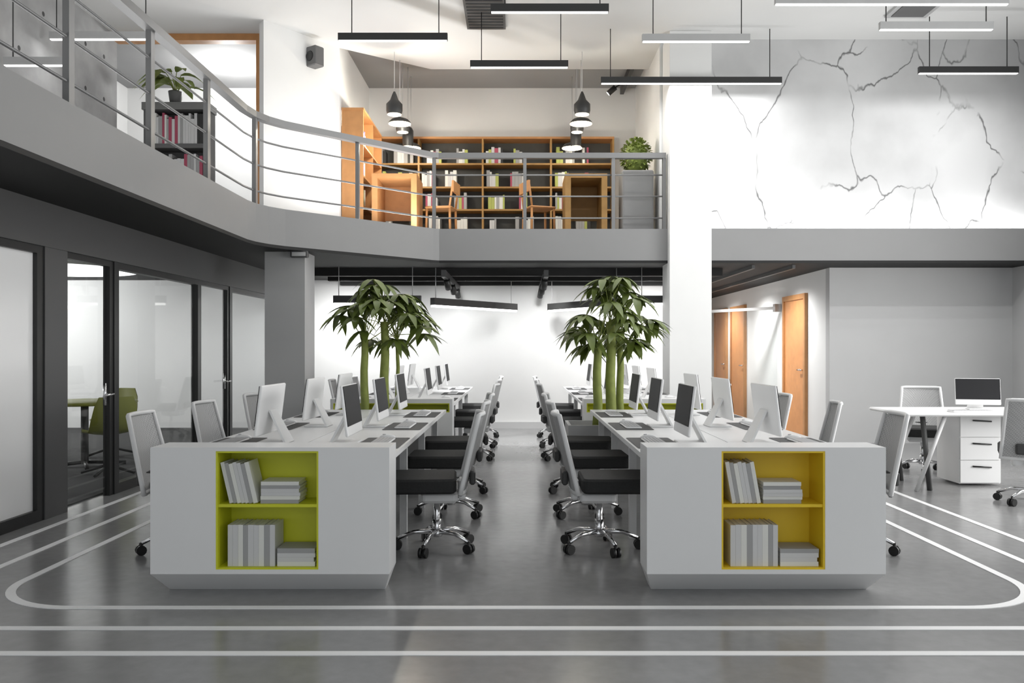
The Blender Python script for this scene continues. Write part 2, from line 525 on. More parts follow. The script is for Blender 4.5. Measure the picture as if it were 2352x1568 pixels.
# ------------------------------------------------------------------ glass partition on the left
GX = -3.72
struct(MB().box(GX - 0.06, GX + 0.06, 2, 14.19, 2.12, SLAB_B - 0.036), 'trim_5', 'mid_frame', 'dark grey header over the glass partition')
struct(MB().box(GX - 0.05, GX + 0.05, 6.62, 6.95, 0, 2.12), 'trim_6', 'mid_frame', 'wide dark post of the glass partition')
Y0 = [3.0, 6.62]
wins = [(3.0, 6.62, 'glass_frosted', 'window_2', 'frosted glass pane at the near end of the partition'),
        (7.78, 9.90, 'glass_clear', 'window_3', 'clear glass pane of the meeting room'),
        (10.90, 14.15, 'glass_clear', 'window_4', 'clear glass pane beside the grey column')]
for y0, y1, g, nm, lb in wins:
    fr_ = MB()
    fr_.box(GX - 0.04, GX + 0.04, y0, y0 + 0.09, 0, 2.12).box(GX - 0.04, GX + 0.04, y1 - 0.09, y1, 0, 2.12)
    fr_.box(GX - 0.04, GX + 0.04, y0 + 0.09, y1 - 0.09, 0, 0.09).box(GX - 0.04, GX + 0.04, y0 + 0.09, y1 - 0.09, 2.06, 2.12)
    w = struct(fr_, nm, 'dark_frame', lb)
    MB().box(GX - 0.006, GX + 0.006, y0 + 0.09, y1 - 0.09, 0.09, 2.06).build('glass_pane', g, w)
for i, (y0, y1) in enumerate(((6.95, 7.78), (9.90, 10.90))):
    fr_ = MB()
    fr_.box(GX - 0.03, GX + 0.03, y0, y0 + 0.04, 0, 2.12).box(GX - 0.03, GX + 0.03, y1 - 0.07, y1, 0, 2.12).box(GX - 0.03, GX + 0.03, y0 + 0.04, y1 - 0.07, 2.07, 2.12)
    dr = struct(fr_, 'door_%d' % (i + 1), 'dark_frame', ('glass door of the meeting room', 'second glass door farther along the partition')[i])
    MB().box(GX - 0.006, GX + 0.006, y0 + 0.04, y1 - 0.07, 0.012, 2.07).build('glass_pane', 'glass_clear', dr)
    h = MB().tube([(GX + 0.09, y1 - 0.12, 0.92), (GX + 0.09, y1 - 0.24, 0.92)], 0.011)
    h.tube([(GX + 0.005, y1 - 0.12, 0.92), (GX + 0.09, y1 - 0.12, 0.92)], 0.011).tube([(GX + 0.01, y1 - 0.12, 0.82), (GX + 0.01, y1 - 0.12, 1.02)], 0.016)
    h.build('door_handle', 'chrome', dr)

# meeting room behind the glass
struct(MB().box(-9.6, -9.5, 3, 14.2, 0, SLAB_B - 0.04), 'wall_meeting_left', 'white_paint', 'white far wall of the meeting room')
struct(MB().box(-9.5, GX - 0.06, 6.74, 6.86, 0, SLAB_B - 0.04), 'wall_meeting_divider', 'white_paint', 'white wall dividing the two glass rooms')
lt = thing('ceiling_lamp', 'large round white disc lamp on the meeting room ceiling', 'lamp', (-6.35, 11.6, SLAB_B - 0.05))
MB().lathe([(1.1, -0.05), (1.15, 0.0), (1.15, 0.014)], 48).build('lamp_rim', 'white_paint', lt)
MB().lathe([(0.0, -0.056), (1.09, -0.056), (1.09, -0.045)], 48, caps=False).build('diffuser', 'disc_glow', lt)

# ------------------------------------------------------------------ passage doors
for i, (y0, y1, lb) in enumerate(((12.9, 14.0, 'orange wooden door nearest along the passage wall'), (16.35, 17.45, 'orange wooden door farther along the passage wall'),
                                  (17.8, 18.9, 'last orange wooden door in the passage'))):
    t = struct(MB().box(4.33, 4.38, y0, y0 + 0.07, 0, 2.17).box(4.33, 4.38, y1 - 0.07, y1, 0, 2.17).box(4.33, 4.38, y0 + 0.07, y1 - 0.07, 2.09, 2.17),
               'door_%d' % (i + 3), 'wood_orange', lb)
    MB().box(4.355, 4.38, y0 + 0.07, y1 - 0.07, 0.005, 2.09).build('door_leaf', 'wood_door', t)
    MB().tube([(4.31, y0 + 0.16, 1.0), (4.31, y0 + 0.28, 1.0)], 0.012).tube([(4.36, y0 + 0.16, 1.0), (4.31, y0 + 0.16, 1.0)], 0.012).build('door_handle', 'chrome', t)
# glass leaf swung open from the passage wall
gd = struct(MB().ribbon([(4.32, 14.24), (3.50, 15.6)], 0.05, 1.98, 2.03), 'door_6', 'steel', 'glass door standing open across the passage', fix=True)
MB().ribbon([(4.32, 14.24), (3.50, 15.6)], 0.012, 0.01, 1.98).build('glass_pane', 'glass_clear', gd, fix=True)
MB().box(4.27, 4.37, 14.18, 14.30, 1.94, 2.07).build('hinge_box', 'steel', gd)

# ================================================================== railing of the mezzanine
rpath = [(-2.94, 1.0), (-2.94, 9.13), (-2.91, 9.37), (-2.83, 9.60), (-2.70, 9.80), (-1.17, 11.34), (-1.07, 11.40), (1.97, 11.40)]
rl = thing('railing', 'grey metal railing along the edge of the upper floor', 'railing', (0, 0, 0))
MB().ribbon(rpath, 0.085, 3.865, 3.935).build('handrail', 'rail_grey', rl, fix=True)
for h in (3.07, 3.36, 3.645):
    MB().tube([(x, y, h) for x, y in rpath], 0.011, 6).build('bar', 'rail_grey', rl)
def post(x, y, nm='post', bot=SLAB_T):
    MB().box(x - 0.022, x + 0.022, y - 0.035, y + 0.035, bot, 3.865).build(nm, 'rail_grey', rl)
for yy in (3.1, 4.34, 5.58, 6.82, 8.06):
    post(-2.94, yy)
post(-2.90, 9.4); post(-1.98, 10.53); post(-1.12, 11.38); post(0.09, 11.40); post(1.27, 11.40); post(1.95, 11.40)

# ================================================================== linear pendants of the hall
def pendant(x0, x1, y, hb, label, cab, group='linear pendants of the hall', body='lamp_body', top=TOP, cabm='cable_black', watt=12):
    L = x1 - x0
    t = thing('linear_pendant_lamp', label, 'lamp', ((x0 + x1) / 2, y, hb), 0, group)
    MB().box(-L / 2, L / 2, -0.026, 0.026, 0.008, 0.088).build('housing', body, t)
    MB().box(-L / 2 + 0.008, L / 2 - 0.008, -0.02, 0.02, 0.0, 0.008).build('diffuser', 'lamp_glow', t)
    area('pendant_light', ((x0 + x1) / 2, y, hb - 0.004), (0, 0, 0), L, 0.04, watt)
    for c in cab:
        MB().tube([(c - (x0 + x1) / 2, 0, 0.085), (c - (x0 + x1) / 2, 0, top - hb)], 0.006, 6).build('cable', cabm, t)
    return t


def px(x, y):
    return (x - 1190) * y / F_PX


PEND = [
    (777, 1028, 9.59, (808, 1008), 'black linear pendant hanging alone over the left desks'),
    (1127, 1398, 8.78, (1160, 1378), 'black linear pendant nearest the top edge, over the aisle'),
    (1080, 1305, 10.5, (1106, 1288), 'black linear pendant hanging directly below the topmost aisle one'),
    (1380, 1795, 11.14, (1402, 1768), 'long black linear pendant crossing in front of the white column'),
    (1475, 1722, 9.62, (1500, 1703), 'grey linear pendant hanging above the long one at the column'),
    (1780, 2315, 8.58, (1785, 2312), 'long linear pendant at the upper right, cut by the top edge'),
    (2020, 2280, 9.26, (2035, 2265), 'short linear pendant below the long one on the upper right'),
    (2110, 2338, 10.73, (2135, 2313), 'black linear pendant lowest before the marble wall'),
    (115, 350, 9.55, (130, 335), 'slim linear pendant over the upstairs corridor beyond the rail'),
]
for a, b_, y, cb, lb in PEND:
    pendant(px(a, y), px(b_, y), y, 4.78, lb, [px(c, y) for c in cb], body='planter_grey' if a in (1475, 1780, 2020, 115) else 'lamp_body',  # paler housings: the light they reflect is put into the body colour
            watt={1780: 60, 1380: 26, 2020: 20, 2110: 13, 1475: 18, 115: 4}.get(a, 12))
pendant(px(10, 8.8), px(165, 8.8), 8.8, 4.24, 'slim linear pendant close to the concrete wall upstairs', [px(30, 8.8), px(150, 8.8)], body='planter_grey')

# lamps under the mezzanine, over the far desks
def low_lamp(ax, ay, bx, by, hb, label):
    d = Vector((bx - ax, by - ay)); L = d.length
    t = thing('linear_pendant_lamp', label, 'lamp', ((ax + bx) / 2, (ay + by) / 2, hb), math.atan2(d.y, d.x), 'linear pendants over the far desks')
    MB().box(-L / 2, L / 2, -0.04, 0.04, 0.03, 0.13).build('housing', 'lamp_body', t)
    MB().box(-L / 2 + 0.01, L / 2 - 0.01, -0.034, 0.034, 0.0, 0.03).build('diffuser', 'lamp_glow', t)
    for c in (-L / 2 + 0.07, L / 2 - 0.12):
        MB().tube([(c, 0, 0.13), (c, 0, SLAB_B - 0.035 - hb)], 0.006, 6).build('cable', 'cable_steel', t)


low_lamp(-1.20, 11.95, -0.04, 13.6, 1.91, 'black linear lamp angled over the far left desks toward the aisle')
low_lamp(0.50, 13.6, 1.45, 11.95, 1.91, 'black linear lamp angled over the far right desks behind the tree')
low_lamp(-2.55, 11.8, -1.34, 11.8, 1.93, 'dark linear lamp behind the crown of the left tree')
low_lamp(1.64, 11.8, 2.6, 11.85, 1.93, 'dark linear lamp between the right tree and the column')

# ceiling vents, tracks
t = thing('ceiling_vent', 'dark grey square air vent on the hall ceiling', 'vent', (-0.41, 10.4, TOP))
MB().box(-0.25, 0.25, -0.68, 0.68, -0.03, 0).build('vent_frame', 'speaker_grey', t)
v = MB()
for k in range(14):
    v.box(-0.22, 0.22, -0.63 + k * 0.095, -0.58 + k * 0.095, -0.04, -0.03)
v.build('grille', 'mid_frame', t)
t = thing('ceiling_vent', 'small slim vent on the ceiling above the marble wall', 'vent', (4.85, 10.4, TOP))
MB().box(-0.26, 0.26, -0.3, 0.3, -0.03, 0).build('vent_frame', 'planter_grey', t)
MB().box(-0.2, 0.2, -0.24, 0.24, -0.04, -0.03).build('grille', 'speaker_grey', t)


def spot_head(t, p, d, nm='spot_head', r=0.045, L=0.15):
    d = Vector(d).normalized(); p = Vector(p)
    o = MB().tube([p, p + d * L * 0.6, p + d * L], r, 12).build(nm, 'black_metal', t)
    MB().tube([p + d * L, p + d * (L + 0.004)], r * 0.8, 12).build('lens', 'lamp_glow', o)


t = thing('track_light', 'black ceiling track with spotlights in the upstairs library', 'lamp', (1.72, 13.3, TOP + 0.16))
MB().box(-0.03, 0.03, -0.75, 0.85, -0.12, -0.0).build('track', 'black_metal', t)
spot_head(t, (-0.18, 0.2, -0.2), (-0.6, 0.1, -0.5)); MB().tube([(0, 0.2, -0.1), (-0.18, 0.2, -0.2)], 0.012).build('arm', 'black_metal', t)
t = thing('track_light', 'black spotlight track under the mezzanine left of the aisle', 'lamp', (-0.98, 12.7, 2.36))
MB().box(-0.03, 0.03, -1.5, 1.3, -0.09, 0).build('track', 'black_metal', t)
for yy in (-1.0, 0.0, 0.9):
    spot_head(t, (0, yy, -0.09), (0.1, 0.5, -0.6))
t = thing('track_light', 'black spotlight track under the mezzanine right of the aisle', 'lamp', (0.37, 12.7, 2.36))
MB().box(-0.03, 0.03, -1.5, 1.3, -0.09, 0).build('track', 'black_metal', t)
for yy in (-1.0, 0.0, 0.9):
    spot_head(t, (0, yy, -0.09), (-0.1, 0.5, -0.6))
t = thing('track_light', 'long slim track on the black ceiling of the right passage', 'lamp', (3.75, 14.2, SLAB_B - 0.035))
MB().box(-0.02, 0.02, -2.6, 4.6, -0.05, 0).build('track', 'mid_frame', t)
t = thing('track_light', 'second slim track nearer the column in the right passage', 'lamp', (3.2, 14.2, SLAB_B - 0.035))
MB().box(-0.02, 0.02, -2.6, 4.6, -0.05, 0).build('track', 'mid_frame', t)
t = thing('emergency_light', 'small grey light box under the slab above the left column', 'lamp', (-2.55, 9.97, SLAB_B - 0.11))
MB().rbox(-0.1, 0.1, -0.05, 0.03, 0, 0.075, 0.01).build('housing', 'mid_frame', t)
MB().box(-0.08, 0.08, -0.055, -0.048, 0.015, 0.06).build('lens', 'planter_grey', t)
t = thing('wall_speaker', 'dark grey speaker box high on the angled white wall', 'speaker', (-2.72, 11.42, 5.22), R(-36))
MB().rbox(-0.11, 0.11, -0.09, 0.07, -0.13, 0.13, 0.02).build('cabinet', 'speaker_grey', t)
MB().lathe([(0.07, 0), (0.06, 0.012), (0.02, 0.004)], 20).build('cone', 'black_metal', t).matrix_local = Matrix.Translation((0, -0.09, 0)) @ Matrix.Rotation(R(90), 4, 'X')

# ================================================================== desk islands
rnd = random.Random(4)
SIDE = {-1: 'left', 1: 'right'}


def chair_proto(name, label):
    t = thing(name, label, 'chair')
    # local +y is the front
    MB().rbox(-0.24, 0.24, -0.13, 0.33, 0.40, 0.495, 0.05, seg=5, c=0.014).build('seat', 'chair_black', t)
    me = MB().rbox(-0.15, 0.15, -0.14, 0.10, 0.325, 0.398, 0.03).rbox(-0.06, 0.06, -0.19, -0.14, 0.33, 0.47, 0.02)
    me.build('mechanism', 'chair_white', t)
    # back: mesh panel in a frame, bowed
    def bp(u, w):
        half = 0.235 - 0.045 * w
        return Vector((u * half, -0.155 - 0.12 * w - 0.035 * (1 - u * u), 0.40 + 0.50 * w))
    nu, nw = 8, 8
    vs_, fs = [], []
    for sgn in (0, 1):
        for j in range(nw + 1):
            for i in range(nu + 1):
                p = bp(-0.95 + 1.9 * i / nu, 0.02 + 0.95 * j / nw); p.y += -0.006 * sgn
                vs_.append(p)
    N = (nu + 1) * (nw + 1)
    for j in range(nw):
        for i in range(nu):
            a = j * (nu + 1) + i
            fs.append((a, a + nu + 1, a + nu + 2, a + 1)); a += N; fs.append((a, a + 1, a + nu + 2, a + nu + 1))
    loop = [bp(-1 + 2 * i / 10, 0) for i in range(11)] + [bp(1, j / 8) for j in range(1, 9)] + [bp(1 - 2 * i / 10, 1) for i in range(1, 11)] + [bp(-1, 1 - j / 8) for j in range(1, 9)]
    bk = MB().add(vs_, fs, True).build('backrest', 'chair_mesh', t)
    MB().tube(loop + [loop[1]], 0.016, 6, cap=False).build('back_frame', 'chair_white', bk)
    MB().rbox(-0.13, 0.13, -0.255, -0.215, 0.44, 0.53, 0.018).build('lumbar_pad', 'chair_pad', bk)
    MB().tube([(0, 0, 0.10), (0, 0, 0.33)], 0.022, 12).tube([(0, 0, 0.09), (0, 0, 0.20)], 0.03, 12).build('column', 'chrome', t)
    ba = MB()
    ba.lathe([(0.036, 0.085), (0.04, 0.11), (0.03, 0.135)], 12)
    for k in range(5):
        a = R(18 + 72 * k); c, s_ = math.cos(a), math.sin(a)
        ba.tube([(0.02 * c, 0.02 * s_, 0.118), (0.15 * c, 0.15 * s_, 0.115), (0.255 * c, 0.255 * s_, 0.075)], 0.018, 8, 0.012)
    b_ = ba.build('star_base', 'chrome', t)
    for k in range(5):
        a = R(18 + 72 * k); c, s_ = math.cos(a), math.sin(a)
        q = MB(); cx, cy = 0.26 * c, 0.26 * s_
        for o in (-0.016, 0.016):
            q.tube([(cx - s_ * (o - 0.01), cy + c * (o - 0.01), 0.032), (cx - s_ * (o + 0.01), cy + c * (o + 0.01), 0.032)], 0.032, 12)
        q.tube([(cx, cy, 0.03), (cx, cy, 0.08)], 0.011, 6)
        q.build('caster', 'caster_black', b_)
    return t


def computer_proto(name, label):
    t = thing(name, label, 'computer')
    # local +y faces the user; tilt of the panel about x
    T = Matrix.Translation((0, 0.02, 0.11)) @ Matrix.Rotation(R(7), 4, 'X')
    MB().rbox(-0.235, 0.235, -0.02, 0.0, -0.05, 0.262, 0.012, T).build('display_case', 'computer_white', t)
    MB().box(-0.230, 0.230, 0.0, 0.003, 0.012, 0.257, T).build('screen', 'screen_dark', t)
    st = MB()
    st.rbox(-0.10, 0.10, -0.13, 0.05, 0.0, 0.012, 0.01)
    v_ = [(-0.085, -0.125, 0.012), (0.085, -0.125, 0.012), (0.085, -0.11, 0.012), (-0.085, -0.11, 0.012),
          (-0.06, -0.022, 0.21), (0.06, -0.022, 0.21), (0.06, -0.007, 0.21), (-0.06, -0.007, 0.21)]
    st.add(v_, [(0, 1, 5, 4), (1, 2, 6, 5), (2, 3, 7, 6), (3, 0, 4, 7), (4, 5, 6, 7), (3, 2, 1, 0)])
    st.build('stand', 'computer_white', t)
    return t


def keyboard_proto():
    t = thing('keyboard', 'k', 'keyboard')
    MB().rbox(-0.20, 0.20, -0.06, 0.06, 0, 0.012, 0.012).build('keyboard_tray', 'computer_white', t)
    k = MB()
    for r_ in range(5):
        for c_ in range(14):
            k.box(-0.19 + c_ * 0.0272, -0.166 + c_ * 0.0272, -0.052 + r_ * 0.021, -0.034 + r_ * 0.021, 0.012, 0.016)
    k.build('keys', 'key_grey', t)
    return t


def mouse_proto():
    t = thing('mouse', 'm', 'mouse')
    MB().lathe([(0.033, 0.0), (0.035, 0.01), (0.026, 0.024), (0.0, 0.03)], 14).build('mouse_shell', 'computer_white', t).scale = (0.85, 1.6, 1)
    MB().box(-0.003, 0.003, 0.012, 0.032, 0.026, 0.031).build('scroll_wheel', 'key_grey', t)
    return t


P = {}


def place(key, maker, loc, rz, label, group):
    if key not in P:
        P[key] = maker(); o = P[key]
        o.location = loc; o.rotation_euler = (0, 0, rz); o['label'] = label; o['group'] = group
        return o
    return dup(P[key], loc, rz, label, group)


def end_cabinet(s, y, lining, wide=False):
    """white cabinet with a coloured open niche and a tapering foot; s = side of the aisle"""
    xa, xb = 0.69 * s, 1.97 * s
    x0, x1 = min(xa, xb), max(xa, xb)
    nx0, nx1 = ((x0 + 0.35, x0 + 0.90) if s < 0 else (x0 + 0.40, x0 + 0.955))
    nz0, nz1 = 0.146, 0.780
    if wide:
        nx0, nx1 = x0 + 0.03, x1 - 0.03
        nz0, nz1 = 0.66, 0.755
    H, fh, dp = 0.80, 0.122, 0.25
    if not wide:
        lb = ('white cabinet ending the left desks, lime open shelf of books' if s < 0 else 'white cabinet ending the right desks, yellow open shelf of books')
    else:
        lb = 'white cabinet ending the far %s desks, lime strip under its top' % SIDE[s]
    t = thing('end_cabinet', lb, 'cabinet', (0, y, 0))
    b = MB()
    ti = 0.008  # thickness kept by the box panels around the niche
    # front ring around the niche, as solid panels full depth
    b.box(x0, nx0, 0, dp, fh, H).box(nx1, x1, 0, dp, fh, H)
    b.box(nx0, nx1, 0, dp, fh, nz0).box(nx0, nx1, 0, dp, nz1, H)
    b.box(nx0, nx1, dp - 0.02, dp, nz0, nz1)
    # tapered foot
    q0, q1 = x0 + 0.045, x1 - 0.045
    v_ = [(q0, 0.15, 0), (q1, 0.15, 0), (q1, dp, 0), (q0, dp, 0), (x0, 0, fh), (x1, 0, fh), (x1, dp, fh), (x0, dp, fh)]
    b.add(v_, [(3, 2, 1, 0), (0, 1, 5, 4), (1, 2, 6, 5), (2, 3, 7, 6), (3, 0, 4, 7)])
    b.build('carcass', 'white_laminate', t)
    li = MB()
    e = 0.010
    li.box(nx0, nx0 + e, 0.004, dp - 0.02, nz0, nz1).box(nx1 - e, nx1, 0.004, dp - 0.02, nz0, nz1)
    li.box(nx0 + e, nx1 - e, 0.004, dp - 0.02, nz0, nz0 + e).box(nx0 + e, nx1 - e, 0.004, dp - 0.02, nz1 - e, nz1)
    li.box(nx0 + e, nx1 - e, dp - 0.026, dp - 0.02, nz0 + e, nz1 - e)
    li.build('niche_lining', lining, t)
    if not wide:
        MB().box(nx0 + e, nx1 - e, 0.012, dp - 0.026, 0.478, 0.494).build('shelf', lining, t)
    return nx0 + e, nx1 - e, nz0 + e, 0.494


def book(loc, w, d, h, m, label, group, rot=None, parts=True):
    """upright book: w thickness (x), d depth (y), h height; origin at the lower front left corner"""
    mb = MB()
    c = 0.0025 if w > 0.012 else 0.0015
    if parts:
        mb.box(0, c, 0, d, 0, h).box(w - c, w, 0, d, 0, h).box(c, w - c, 0, c, 0, h)
        o = mb.build('book', m)
        MB().box(c, w - c, c, d - 0.004, 0.003, h - 0.003).build('pages', 'page_paper', o)
    else:
        o = mb.box(0, w, 0, d, 0, h).build('book', m)
    o.matrix_world = Matrix.Translation(loc) @ (rot if rot is not None else Matrix.Identity(4))
    o.location = o.matrix_world.translation
    tag(o, label, 'book', group)
    return o


def niche_books(s, y, nx0, nx1, zb, zs):
    side = 'left' if s < 0 else 'right'
    mats = ['book_white', 'book_grey', 'book_pale', 'book_white']
    # leaning uprights on the upper shelf
    x = nx0 + 0.055
    for k in range(7):
        w = rnd.uniform(0.019, 0.024); h = 0.225 - 0.004 * (k % 3)
        a = R(-13) if s < 0 else R(-10)
        rot = Matrix.Rotation(a, 4, 'Y')
        book((x - 0.0, y + 0.03, zs + 0.001 + (0.0)), w, 0.16, h, mats[k % 4], '%s leaning book on the upper shelf of the %s cabinet' % (ORD[k], side),
             'books leaning in the %s cabinet' % side, rot, True)
        x += w / math.cos(a) + 0.0008
    # flat pile on the upper shelf
    xs = x + 0.012
    z = zs + 0.0005
    for k in range(6):
        tt = rnd.uniform(0.017, 0.021)
        rot = Matrix.Rotation(R(90), 4, 'Y')
        lw = 0.215 - rnd.uniform(0, 0.012)
        book((xs, y + 0.03 + rnd.uniform(0, 0.01), z + tt), tt, 0.16, lw, mats[(k + 1) % 4], '%s book from the bottom of the upper flat pile, %s cabinet' % (ORD[k], side),
             'books piled flat in the %s cabinet' % side, rot)
        z += tt + 0.0003
    # uprights in the lower compartment
    x = nx0 + 0.045
    for k in range(9):
        w = rnd.uniform(0.025, 0.031); h = 0.225 - rnd.uniform(0, 0.004)
        book((x, y + 0.03, zb + 0.0005), w, 0.17, h, mats[(k * 3) % 4], '%s upright book in the lower compartment of the %s cabinet' % (ORD[k], side), 'upright books in the %s cabinet' % side)
        x += w + 0.0006
    z = zb + 0.0005
    for k in range(4):
        tt = rnd.uniform(0.022, 0.027)
        lw = min(0.225, nx1 - x - 0.025) - rnd.uniform(0, 0.01)
        book((x + 0.012, y + 0.03, z + tt), tt, 0.16, lw, mats[(k + 2) % 4], '%s book from the bottom of the lower flat pile, %s cabinet' % (ORD[k], side),
             'books piled flat in the %s cabinet' % side, Matrix.Rotation(R(90), 4, 'Y'))
        z += tt + 0.0003


def bench_desk(s, y0, y1, label):
    x0, x1 = min(0.70 * s, 1.96 * s), max(0.70 * s, 1.96 * s)
    t = thing('bench_desk', label, 'desk', ((x0 + x1) / 2, y0, 0), 0)
    hw = (x1 - x0) / 2
    L = y1 - y0
    for sg in (-1, 1):
        MB().box(*((-hw, -0.003) if sg < 0 else (0.003, hw)), 0.002, L, 0.705, 0.735).build('tabletop', 'white_laminate', t)
    n = 3
    for k in range(n + 1):
        yy = 0.06 + (L - 0.12) * k / n
        MB().box(-hw + 0.08, -hw + 0.13, yy - 0.025, yy + 0.025, 0, 0.705).build('leg', 'chair_white', t)
        MB().box(hw - 0.13, hw - 0.08, yy - 0.025, yy + 0.025, 0, 0.705).build('leg', 'chair_white', t)
    be = MB()
    for sg in (-1, 1):
        be.box(sg * (hw - 0.105) - 0.02, sg * (hw - 0.105) + 0.02, 0.09, L - 0.09, 0.655, 0.705)
    be.build('frame_rail', 'mid_frame', t)
    MB().box(-0.16, 0.16, 0.15, L - 0.15, 0.56, 0.70).build('cable_tray', 'mid_frame', t)


ISL = {0: (4.57, [5.67, 6.82, 7.95]), 1: (8.95, [10.25, 11.55, 12.85])}
for isl, (yc, chairs) in ISL.items():
    near = 'near' if isl == 0 else 'far'
    for s in (-1, 1):
        sd = SIDE[s]
        if isl == 0:
            n = end_cabinet(s, yc, 'lime_yellow' if s < 0 else 'amber_yellow')
            niche_books(s, yc, *n)
        else:
            end_cabinet(s, yc, 'lime_yellow', True)
        bench_desk(s, yc + 0.25, chairs[-1] + (0.36 if isl == 0 else 0.45), 'white double bench desk behind the %s %s cabinet' % (near, sd))
        for k, yy in enumerate(chairs):
            kk = ORD[k]
            jr = rnd.uniform(-0.10, 0.10) if k or isl else 0
            if s < 0 and isl == 0 and k == 0: jr = R(4)
            # aisle chair looks away from the aisle
            place('chair', lambda: chair_proto('office_chair', 'x'), (0.54 * s, yy, 0), R(90) * -s + jr,
                  '%s mesh-back chair along the aisle at the %s %s desk' % (kk, near, sd), 'aisle office chairs')
            jx = {0: 2.22, 1: 2.24, 2: 2.2}[k]
            place('chair', None, (jx * s, yy - (0.02 if isl == 0 else 0), 0), R(90) * s + rnd.uniform(-0.25, 0.25) * (1 if k else 0.4),
                  '%s mesh-back chair on the outer side of the %s %s desk' % (kk, near, sd), 'outer office chairs')
            my = yy - 0.30
            # computers
            place('computer', lambda: computer_proto('desktop_computer', 'x'), (1.045 * s, my, 0.735), R(90) * s,
                  '%s computer on the %s %s desk with its dark screen to the aisle' % (kk, near, sd), 'computers facing the aisle')
            place('computer', None, (1.57 * s, my + 0.03, 0.735), -R(90) * s + R(2) * s, '%s computer on the %s %s desk showing its white back' % (kk, near, sd), 'computers facing outward')
            for row, xx in (('aisle', 0.855), ('outer', 1.80)):
                q = '%s %s row of the %s %s desk' % (kk, row, near, sd)
                pad = MB().rbox(-0.30, 0.30, -0.14, 0.14, 0, 0.003, 0.02).build('desk_pad', 'pad_dark')
                pad.location = (xx * s, my, 0.7352); pad.rotation_euler = (0, 0, R(90))
                tag(pad, 'dark desk pad at the %s place, %s' % (kk, '%s row of the %s %s desk' % (row, near, sd)), 'desk pad', 'dark desk pads')
                place('keyboard', keyboard_proto, (xx * s, my - 0.03, 0.7384), R(90), 'white keyboard at the %s place, %s' % (kk, '%s row of the %s %s desk' % (row, near, sd)), 'white keyboards')
                place('mouse', mouse_proto, (xx * s, my + 0.22, 0.7384), R(90), 'small mouse at the %s place, %s' % (kk, '%s row of the %s %s desk' % (row, near, sd)), 'white mice')

# ------------------------------------------------------------------ potted trees between the desk islands
def leaf(mb, base, d, up, L, W, droop):
    d = d.normalized(); side = d.cross(up).normalized()
    n = 5
    ps = []
    for i in range(n + 1):
        u = i / n
        c = base + d * L * u + Vector((0, 0, -1)) * droop * L * u * u
        w = W * math.sin(math.pi * min(1, 0.06 + u * 0.94)) ** 0.8 * (1 - 0.25 * u)
        fold = up * w * 0.35
        ps += [c - side * w + fold * 0.6, c, c + side * w + fold * 0.6]
    fs = []
    for i in range(n):
        a = i * 3
        fs += [(a, a + 1, a + 4, a + 3), (a + 1, a + 2, a + 5, a + 4)]
    mb.add(ps, fs, True)


def tree(cx, cy, label, trunks, crown, seed, n):
    r = random.Random(seed)
    t = thing('potted_tree', label, 'tree', (cx, cy, 0), 0)
    w = 0.30
    pb = MB()
    pb.box(-w * 1.5, -w * 1.5 + 0.03, -w, w, 0, 0.58).box(w * 1.5 - 0.03, w * 1.5, -w, w, 0, 0.58)
    pb.box(-w * 1.5 + 0.03, w * 1.5 - 0.03, -w, -w + 0.03, 0, 0.58).box(-w * 1.5 + 0.03, w * 1.5 - 0.03, w - 0.03, w, 0, 0.58)
    pb.build('planter', 'planter_grey', t)
    MB().box(-w * 1.5 + 0.03, w * 1.5 - 0.03, -w + 0.03, w - 0.03, 0.02, 0.53).build('soil', 'soil', t)
    tops = []
    for (x, y, h, rad) in trunks:
        pts = [(x + 0.006 * math.sin(k * 1.7 + x * 9), y + 0.005 * math.cos(k * 1.3), 0.5 + (h - 0.5) * k / 6) for k in range(7)]
        MB().tube(pts, rad, 10, rad * 0.78).build('trunk', 'bark_green', t)
        tops.append(Vector(pts[-1]))
    (ex, ez0, ez1) = crown
    fo = MB(); pe = MB()
    for i in range(n):
        tp = tops[i % len(tops)]
        a = r.uniform(0, 2 * math.pi); u = r.random()
        z = ez0 + (ez1 - ez0) * u
        prof = (1.0 - 0.80 * max(0, (u - 0.25) / 0.75) ** 1.3) * (0.8 + 0.2 * min(1, u / 0.2))
        rr = ex * prof * math.sqrt(r.uniform(0.2, 1.15))
        c = Vector((rr * math.cos(a), rr * math.sin(a) * 0.8, z))
        s0 = Vector((tp.x, tp.y, min(tp.z, c.z - 0.12) - r.uniform(0, 0.05)))
        mid = (s0 + c) / 2 + Vector((0, 0, 0.07))
        pe.tube([s0, mid, c], 0.005, 5, 0.003)
        out = Vector((c.x - tp.x * 0.3, c.y - tp.y * 0.3, 0))
        out = out.normalized() if out.length > 0.02 else Vector((1, 0, 0))
        k = r.choice((5, 6, 6, 7))
        ph = r.uniform(0, 6.28)
        for j in range(k):
            an = ph + 2 * math.pi * j / k
            d = Vector((math.cos(an), math.sin(an), -0.15)) + out * 0.45
            leaf(fo, c, d, Vector((0, 0, 1)), r.uniform(0.17, 0.27), r.uniform(0.034, 0.050), r.uniform(0.25, 0.8))
    pe.build('twigs', 'bark_green', t)
    fo.build('foliage', 'leaf_green', t)
    return t


tree(-1.36, 8.62, 'leafy green tree in a planter between the left desks', [(-0.17, -0.12, 1.42, 0.044), (0.02, -0.05, 1.60, 0.050), (0.13, 0.08, 1.45, 0.022)], (0.47, 1.42, 2.04), 11, 40)
tree(0.94, 8.62, 'leafy green tree in a planter between the right desks', [(-0.15, -0.12, 1.40, 0.050), (-0.01, -0.05, 1.60, 0.056), (0.10, 0.08, 1.45, 0.042)], (0.44, 1.36, 2.08), 23, 42)

